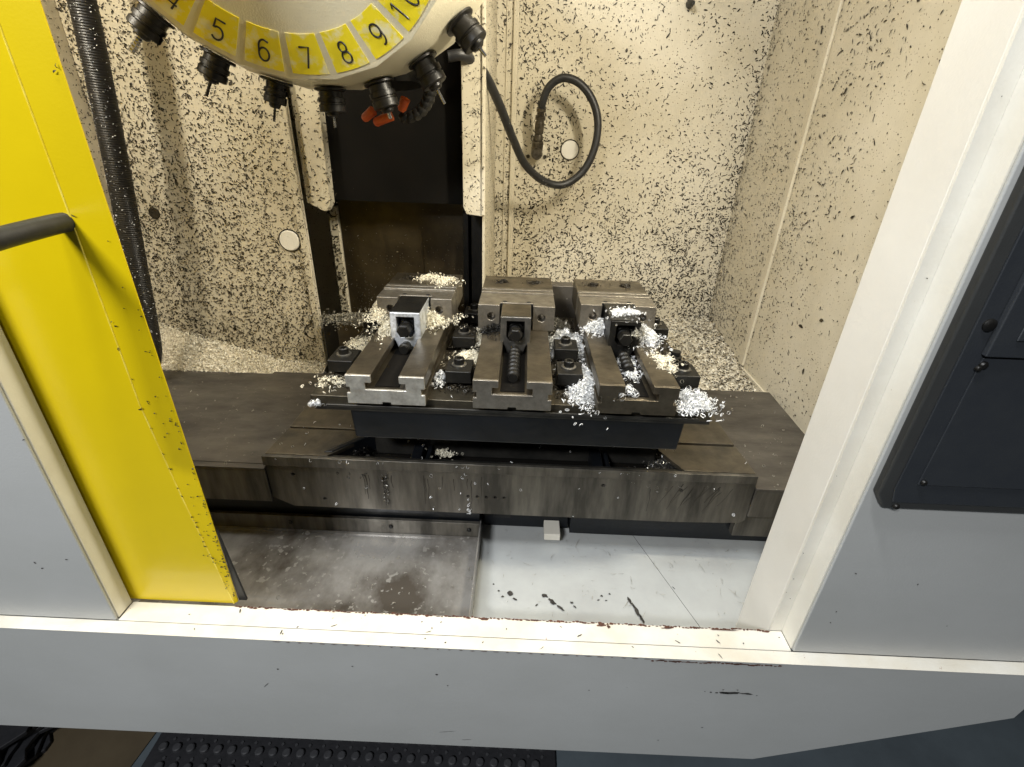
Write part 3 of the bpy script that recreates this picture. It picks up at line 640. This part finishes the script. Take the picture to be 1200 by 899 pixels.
# console
cn = thing('operator_console', (.6, .44, 1.13), 'charcoal operator console mounted on the right casing panel', 'console')
part('console_frame', MB().prism([(.4030, 1.150), (.4155, 1.1310), (.95, 1.1310), (.95, 2.0), (.4030, 2.0)], 1, .4400, .4508), consoleb, cn, bevel=.003)
part('console_face', MB().prism([(.4160, 1.1600), (.4205, 1.1420), (.94, 1.1420), (.94, 1.99), (.4160, 1.99)], 1, .4375, .4399), console, cn, bevel=.0015)
part('lower_plate', MB().box(.4360, .93, .4355, .4374, 1.1690, 1.3200), console, cn, bevel=.0007)
part('upper_plate', MB().box(.4330, .93, .4310, .4374, 1.3225, 1.98), console, cn, bevel=.0015)
part('screen_bezel', MB().box(.452, .92, .4290, .4309, 1.340, 1.97), console, cn, bevel=.001)
part('bezel_edge', MB().box(.456, .92, .4284, .4289, 1.3425, 1.3445), steelrod, cn)
for x, z, r in ((.4235, 1.1395, .0036), (.4400, 1.1735, .0033), (.4385, 1.3130, .0040), (.4440, 1.3290, .0040), (.4275, 1.352, .0062), (.4350, 1.3095, .003)):
    part('screw', MB().lathe((x, .4353 if r < .006 else .4373, z), (0, -1, 0), [(0, r), (.0015, r), (.003, r*.7), (.0034, r*.3)], 14), blacks, cn, sm=True)

# ================================================================== CHIP BEDS
def heightbed(name, x0, x1, y0, y1, f, nx, ny, m, label):
    vs = []; fs = []
    for j in range(ny+1):
        for i in range(nx+1):
            x = x0+(x1-x0)*i/nx; y = y0+(y1-y0)*j/ny; z = f(x, y)+.006*noise.noise(Vector((x*40, y*40, 0)))+.003*noise.noise(Vector((x*130, y*130, 3)))
            vs.append((x, y, z))
    for j in range(ny):
        for i in range(nx): a = j*(nx+1)+i; fs.append((a, a+1, a+nx+2, a+nx+1))
    o = part(name, MB().add(vs, fs), m, fix=False); tag(o, label, 'chips', kind='stuff')
    o.data.polygons.foreach_set('use_smooth', [True]*len(o.data.polygons))
    return o
def fL(x, y):   # heaped against the left rear panel
    k = max(0, min(1, (y-1.055)/.075)); a = max(0, min(1, (-.60-x)/.28))
    return .930+k*(.018+.085*a)
heightbed('chip_bank', -.899, -.487, 1.02, 1.30, fL, 120, 50, pile, 'pale bank of chips heaped along the bottom of the left rear panel')
def fR(x, y): return .885+.06*max(0, (y-1.08))/.49+.015*max(0, (x-.45)/.17)
heightbed('chip_bed', -.09, .6195, .95, 1.569, fR, 120, 100, pile, 'cream chip bed filling the right rear corner of the enclosure')
def bedpts(x0, x1, y0, y1, f, h=.008):
    def g():
        x, y = random.uniform(x0, x1), random.uniform(y0, y1); return (x, y, f(x, y)+random.uniform(0, h))
    return g
curls('loose_chips', bedpts(-.897, -.49, 1.06, 1.13, fL), 5200, .0012, .0032, pale_, 'loose cream flakes covering the left chip bank', 'chips', width=.0014)
curls('loose_chips', bedpts(.20, .617, 1.0, 1.565, fR), 7000, .0018, .0065, pale_, 'loose cream flakes covering the right rear chip bed', 'chips', width=.0016)
frb = lambda f, x0, x1, y0, y1: (lambda s, t: (Vector((x0+(x1-x0)*s, y0+(y1-y0)*t, f(x0+(x1-x0)*s, y0+(y1-y0)*t)+.009)), Vector((1, 0, 0)), Vector((0, 1, 0)), Vector((0, 0, 1))))
flecks('dark_chips', frb(fL, -.897, -.49, 1.06, 1.13), 260, lambda s, t: .3+.7*s, .003, .009, .002, fleckm, 'dark flakes among the left chip bank', 'chips')
flecks('dark_chips', frb(fR, .20, .617, 1.0, 1.565), 2000, lambda s, t: .10+.90*s**2, .005, .017, .0042, fleckm, 'dark flakes among the right rear chip bed', 'chips')

struct('machine_base', MB().box(-.93, .64, .90, 1.58, .02, .745), castdark)
# ------------------------------------------------------------------ chips stuck on walls
def nz2(x, y, k=6, o=0): return .5+.9*noise.noise(Vector((x*k+o, y*k, o)))
F = plane_frame((-.10, 1.5695, .90), (.72, 0, 0), (0, 0, 1.15))
def dback(s_, t_):
    cl = .35+1.1*max(0, .5+.9*noise.noise(Vector((s_*9, t_*14, 2))))*max(.15, .6+noise.noise(Vector((s_*3, t_*3, 8))))
    return min(1, (.10+.85*max(0, 1-t_*1.9)**1.2+.42*math.exp(-((s_-.16)/.13)**2)+.5*math.exp(-((s_-1)/.03)**2)+.20*math.exp(-((t_-.85)/.2)**2)*(s_ < .55))*cl)
flecks('stuck_chips', F, 11500, dback, .0022, .014, .0028, fleckm, 'dark chips stuck all over the back wall right of the column', 'chips')
F = plane_frame((-.899, 1.1295, .955), (.41, 0, 0), (0, 0, 1.0))
flecks('stuck_chips', F, 15500, lambda s, t: max(.05, min(1, (.9-.85*t+.5*(1-s)**2)*(.35+.65*nz2(s, t, 11, 3))+.08)), .0018, .009, .0022, fleckm, 'dark chips stuck on the left rear panel', 'chips')
F = plane_frame((.6195, .56, .94), (0, 1.01, 0), (0, 0, 1.15))
flecks('stuck_chips', lambda s, t: (F(s, t)[0], -F(s, t)[1], F(s, t)[2], Vector((-1, 0, 0))), 4300, lambda s, t: max(.035, min(1, (s**2.0)*(.95-.5*t)*nz2(s, t, 4, 9)+(.5 if s > .96 else 0))), .003, .013, .0026, fleckm, 'scattered dark chips stuck on the right side wall', 'chips')
F = plane_frame((-.899, .55, .95), (0, .58, 0), (0, 0, 1.2))
flecks('stuck_chips', lambda s, t: (F(s, t)[0], F(s, t)[1], F(s, t)[2], Vector((1, 0, 0))), 6000, lambda s, t: .4+.6*s, .0024, .009, .0022, fleckm, 'dense dark chips stuck on the left side wall behind the hose', 'chips')
F = plane_frame((-.487, 1.1495, 1.32), (.068, 0, 0), (0, 0, .6))
flecks('strip_chips', F, 330, lambda s, t: .35+.6*(1-t), .003, .010, .0022, fleckm, '', '', parent=col)
F = plane_frame((-.1370, 1.1455, 1.32), (.046, 0, 0), (0, 0, .7))
flecks('strip_chips', F, 420, lambda s, t: .5, .003, .009, .0020, fleckm, '', '', parent=col)
F = plane_frame((-.479, 1.2445, .95), (.022, 0, 0), (0, 0, .36))
flecks('jamb_chips', F, 260, lambda s, t: 1, .003, .012, .0030, fleckm, '', '', parent=col)
F = plane_frame((-.45, 1.2515, 1.02), (.30, 0, 0), (0, 0, .29))
flecks('cover_chips', F, 420, lambda s, t: (1-t)**1.6, .002, .006, .0015, nutgrey, '', '', parent=col)
F = plane_frame((.6135, .60, .86), (0, .96, 0), (0, 0, .068))
flecks('stuck_chips', lambda s, t: (F(s, t)[0], -F(s, t)[1], F(s, t)[2], Vector((-1, 0, 0))), 500, lambda s, t: s, .003, .009, .0022, fleckm, 'dark chips stuck on the skirting of the right side wall', 'chips')
# chips on hose
def hosept():
    i = random.random(); z = 1.05+.65*i; x = np.interp(z, [1.02, 1.17, 1.27, 1.38, 1.5, 1.66, 1.8], [-.816, -.809, -.796, -.781, -.766, -.749, -.742]); a = random.uniform(PI, 2*PI)
    return (x+.0205*math.cos(a), 1.0+.0205*math.sin(a), z)
curls('hose_chips', hosept, 420, .0006, .0014, shav, parent=hc, width=.0008)

# ------------------------------------------------------------------ aluminium shavings
C_ = curls
C_('shaving_heap', heap(.092, .885, TZ, .042, .050, .066), 3510, 0.0011, 0.0027, shav, 'white heap of shavings behind the clamps between the middle and right vises', 'shavings', .0009)
C_('shaving_heap', heap(.108, .735, TZ, .024, .060, .048), 2868, 0.0013, 0.0033, shav, 'white curls spilling in front of the clamps between the middle and right vises', 'shavings', .0010)
C_('shaving_heap', heap(.280, .690, TZ, .030, .032, .034), 837, 0.0015, 0.0043, shav, 'bushy heap of silver curls on the right front corner of the table', 'shavings', .0011)
C_('shaving_heap', heap(-.090, .815, TZ, .026, .040, .028), 2295, 0.0011, 0.0027, shavw, 'cream shavings between the leftmost and middle vises', 'shavings', .0010)
C_('shaving_heap', heap(-.082, .895, TZ+.01, .016, .035, .032), 1204, 0.0011, 0.0026, shavw, 'small cream heap by the second clamp right of the leftmost vise', 'shavings', .0010)
C_('shaving_heap', heap(-.128, .720, TZ+.006, .010, .016, .030), 400, 0.0013, 0.0030, shav, 'silver curls caught against the right side of the leftmost vise', 'shavings', .0009)
C_('shaving_heap', heap(-.268, .915, TZ+.055, .018, .055, .046), 2581, 0.0013, 0.0030, shavw, 'fluffy cream curls on the left shoulder of the leftmost vise jaws', 'shavings', .0010)
C_('shaving_heap', heap(-.180, .880, TZ+.055, .042, .026, .040), 2581, 0.0012, 0.0030, shavw, 'pale curls packed behind the silver nut block', 'shavings', .0010)
C_('shaving_heap', heap(-.158, .872, TZ+.048, .020, .022, .034), 1204, 0.0012, 0.0027, shavw, 'pale curls at the right foot of the leftmost vise jaw', 'shavings', .0010)
C_('shaving_heap', heap(-.240, .850, TZ+.048, .014, .045, .016), 1204, 0.0012, 0.0026, shavw, 'cream curls on the rail left of the silver nut block', 'shavings', .0010)
C_('shaving_heap', heap(-.192, 1.01, TZ+.096, .020, .020, .010), 745, 0.0011, 0.0026, shavw, 'small tuft of curls at the rear centre of the leftmost fixed jaw', 'shavings', .0010)
C_('shaving_heap', heap(-.155, .990, TZ+.096, .020, .022, .012), 918, 0.0011, 0.0026, shavw, 'cream tuft of curls at the rear right of the leftmost fixed jaw', 'shavings', .0010)
C_('shaving_heap', heap(.145, .868, TZ+.048, .022, .022, .040), 1204, 0.0013, 0.0033, shav, 'silver curls left of the dark nut block of the right vise', 'shavings', .0010)
C_('shaving_heap', heap(.186, .835, TZ+.094, .026, .026, .012), 520, 0.0013, 0.0033, shav, 'curls lying on top of the dark nut block', 'shavings', .0010)
C_('shaving_heap', heap(.226, .845, TZ+.046, .022, .045, .036), 2150, 0.0013, 0.0033, shav, 'grey curls heaped on the right rail of the right vise', 'shavings', .0010)
C_('shaving_heap', heap(.180, .760, TZ+.026, .018, .040, .018), 688, 0.0013, 0.0033, shav, 'curls lying in the channel of the right vise', 'shavings', .0010)
C_('shaving_heap', heap(.238, .735, TZ+.0475, .018, .035, .008), 344, 0.0013, 0.0033, shavw, 'thin drift of curls on the right rail near its front', 'shavings', .0010)
C_('shaving_heap', heap(.160, .668, TZ+.026, .028, .016, .012), 74, 0.0026, 0.0060, shav, 'few large curls hanging on the front of the right vise', 'shavings', .0012)
C_('shaving_heap', heap(-.295, .850, TZ, .035, .070, .012), 1204, 0.0013, 0.0031, shavw, 'cream curls strewn on the table left of the leftmost vise', 'shavings', .0010)
C_('shaving_heap', heap(-.302, .712, TZ, .026, .018, .006), 314, 0.0013, 0.0030, shavw, 'small drift of curls in front of the left end clamp', 'shavings', .0010)
C_('shaving_heap', heap(-.37, 1.105, 1.077, .085, .035, .030), 3240, 0.0012, 0.0031, chipgrey, 'dull grey chips piled on the rear cover box', 'shavings', .0012)
C_('shaving_heap', heap(.285, .745, .935, .040, .028, .050), 1204, 0.0013, 0.0039, nutgrey, 'dark curls in the right end of the saddle recess', 'shavings', .0012)
C_('shaving_heap', heap(-.290, .745, .935, .030, .035, .045), 745, 0.0013, 0.0039, blacks, 'black wet curls in the left end of the saddle recess', 'shavings', .0012)
C_('shaving_heap', heap(-.048, .860, TZ+.047, .024, .030, .020), 1204, 0.0011, 0.0030, blacks, 'dark curls on the left rail of the middle vise by its jaw', 'shavings', .0010)
C_('shaving_heap', heap(-.128, .752, .955, .022, .012, .010), 114, 0.0013, 0.0033, shavw, 'few pale curls on the saddle recess rim', 'shavings', .0010)
C_('shaving_heap', heap(-.318, .668, 1.100, .010, .003, .014), 74, 0.0018, 0.0039, shav, 'silver curls stuck on the left front corner of the table', 'shavings', .0010)
_pts = []
def scat():
    r = random.random()
    if r < .25: return (random.uniform(-.4, .41), random.uniform(.703, .7045), random.uniform(.86, .968))
    if r < .55: return (random.uniform(-.44, .42), random.uniform(.712, .85), .971)
    if r < .8: return (random.uniform(-.44, .44), .7005, .966)
    return (random.uniform(-.31, .29), random.uniform(.67, .75), TZ+.001)
C_('gap_shade_chips', lambda: (random.choice((random.uniform(-.135, -.070), random.uniform(.055, .115), random.uniform(-.32, -.262), random.uniform(.245, .30))), random.uniform(.69, 1.06), TZ+.001+.006*random.random()), 2600, .0012, .0032, fleckm, 'dark chips added to blacken the shaded gaps between the vises', 'chips', .0012)  # chips darken the table where deep shade lies between the vises
C_('shaving_heap', heap(.205, .800, TZ+.070, .010, .012, .028), 300, .0014, .0030, chipgrey, 'grey curls clinging to the right side of the dark nut block', 'shavings', .0010)
C_('stray_curls', scat, 85, .0012, .0030, shav, 'stray curls sprinkled over the saddle and table front', 'shavings', .0009)
C_('stray_curls', lambda: (random.choice((random.uniform(-.80, -.46), random.uniform(.43, .59))), random.uniform(.70, 1.06), .9475), 90, .0012, .0030, chipgrey, 'stray curls sprinkled over the way covers', 'shavings', .0010)
C_('stray_curls', lambda: (random.uniform(-.40, -.07), random.uniform(.49, .72), .7715), 26, .0014, .0040, chipgrey, 'stray curls lying on the chip tray', 'shavings', .0010)
# streaks of residue on the saddle front
mb = MB()
for x in list(np.random.uniform(-.30, -.10, 11))+list(np.random.uniform(.22, .40, 13))+list(np.random.uniform(-.1, .22, 3)):
    z1 = random.uniform(.93, .948); z0 = z1-random.uniform(.02, .07); w = random.uniform(.0005, .0011); P = []
    for i in range(7):
        z = z1+(z0-z1)*i/6; xx = x+.0025*noise.noise(Vector((x*50, z*60, 0)))-(.02*(i/6) if x > .25 else 0)
        P.append((xx, z, w*(1-.5*i/6)*random.uniform(.7, 1.3)))
    o = len(mb.v); mb.v += [(a+s*b_, .7052, z) for a, z, b_ in P for s in (-1, 1)]; mb.f += [(o+2*i, o+2*i+1, o+2*i+3, o+2*i+2) for i in range(6)]
part('drip_streaks', mb, stain, sd, fix=True, kind='stuff')
C_('curl_trail', lambda: (-.2985+.004*math.sin(random.random()*9)+.065, .7035, random.uniform(.870, .940)), 40, .0012, .0026, nutgrey, parent=sd, width=.0009)
C_('curl_trail', lambda: (-.0815+random.uniform(-.002, .002), .7035, random.uniform(.855, .893)), 16, .0014, .0028, shav, parent=sd, width=.0009)
# marks on the white pan
def pt(x, y): return .752+.01*(y-.45)/.35
pm = []
for x, y, L, H_, a in [(.001, .612, .012, .010, .6), (.010, .600, .010, .005, -.6), (-.012, .604, .006, .005, 0), (-.02, .616, .005, .004, 0), (.062, .610, .014, .008, -.3), (.076, .598, .020, .008, -.7), (.090, .586, .018, .005, -.7), (.048, .590, .006, .003, .8),
        (.214, .606, .006, .020, .25), (.222, .588, .007, .030, .3), (.228, .572, .005, .02, .3), (.165, .615, .006, .004, 0), (.158, .606, .005, .003, 0), (.172, .606, .004, .003, 0), (.18, .62, .004, .004, 0), (.30, .64, .008, .002, -.9), (.075, .672, .004, .005, 0), (.13, .70, .004, .002, 0), (-.03, .63, .004, .004, 0), (.11, .598, .006, .005, 0), (.115, .590, .007, .003, -.8)]:
    pm.append((x, y, L, H_, a))
marks('pan_mark', pm, fleckd, pan, z=.7570, lift=.0008)
flecks('pan_scratches', plane_frame((-.05, .49, .7560), (.60, 0, 0), (0, .28, .0065)), 170, lambda s, t: .3+.7*t, .003, .030, .0007, chipgrey, '', '', parent=pan)

F = plane_frame((-.504, 1.1235, .955), (.015, 0, 0), (0, 0, 1.0))
flecks('fold_chips', F, 420, lambda s, t: .3+.7*(1-t), .0018, .008, .0018, fleckm, '', '', parent=lp)
F = plane_frame((-.0914, 1.185, .95), (0, .38, 0), (0, 0, 1.1))
flecks('side_chips', lambda s, t: (F(s, t)[0], F(s, t)[1], F(s, t)[2], Vector((1, 0, 0))), 2600, lambda s, t: .9, .002, .009, .002, fleckm, '', '', parent=col)

def h2():
    p = random.choice(smooth(H, 10)[30:100]); a = random.uniform(0, 2*PI); return (p.x+.0118*math.cos(a), p.y-.006, p.z+.0118*math.sin(a))
curls('hose_chips', h2, 60, .0008, .0016, chipgrey, parent=hz, width=.0009)

F = plane_frame((.6192, .56, 1.0), (0, 1.0, 0), (0, 0, 1.1))
flecks('chip_clots', lambda s, t: (F(s, t)[0], -F(s, t)[1], F(s, t)[2], Vector((-1, 0, 0))), 46, lambda s, t: 1, .007, .020, .0060, fleckm, 'larger dark clots of chips stuck on the right side wall', 'chips', bend=.5)
F = plane_frame((-.10, 1.5692, .92), (.70, 0, 0), (0, 0, 1.0))
flecks('chip_clots', F, 60, lambda s, t: 1, .006, .016, .0055, fleckm, 'larger dark clots of chips stuck on the back wall', 'chips', bend=.5)
F = plane_frame((-.899, 1.1292, .955), (.41, 0, 0), (0, 0, .9))
flecks('chip_clots', F, 60, lambda s, t: 1, .005, .014, .0050, fleckm, 'larger dark clots of chips stuck on the left rear panel', 'chips', bend=.5)

for vx in (-.199, -.008, .1805):
    for sx in (-1, 1):
        curls('jaw_top_chips', heap(vx+sx*.033, 1.008, TZ+.095, .016, .014, .006), 90, .0010, .0022, fleckm, 'dark chips lying on a fixed jaw around its bolt hole', 'chips', width=.0010)
curls('shaving_heap', heap(.085, .970, TZ, .026, .050, .060), 900, .0012, .0028, chipgrey, 'dull shavings trailing back between the middle and right vise jaws', 'shavings', width=.0009)

# large faint oil streaks down the saddle front and grime along panel feet
marks('grime_spots', [(random.uniform(-.55, -1.1), random.uniform(.87, 1.2), random.uniform(.002, .005), random.uniform(.001, .003), random.random()*3) for _ in range(10)], fleckd, fl, y=.451)
marks('grime_spots', [(random.uniform(.41, .8), random.uniform(.87, 1.1), random.uniform(.002, .004), random.uniform(.001, .002), random.random()*3) for _ in range(8)], fleckd, fr, y=.451)
its = [(random.uniform(.3812, .397), random.uniform(.9, 1.6), random.uniform(.001, .003), random.uniform(.0007, .0015), random.random()*3) for _ in range(7)]
marks('chip_mark', its, fleckd, dp, y=.4835)
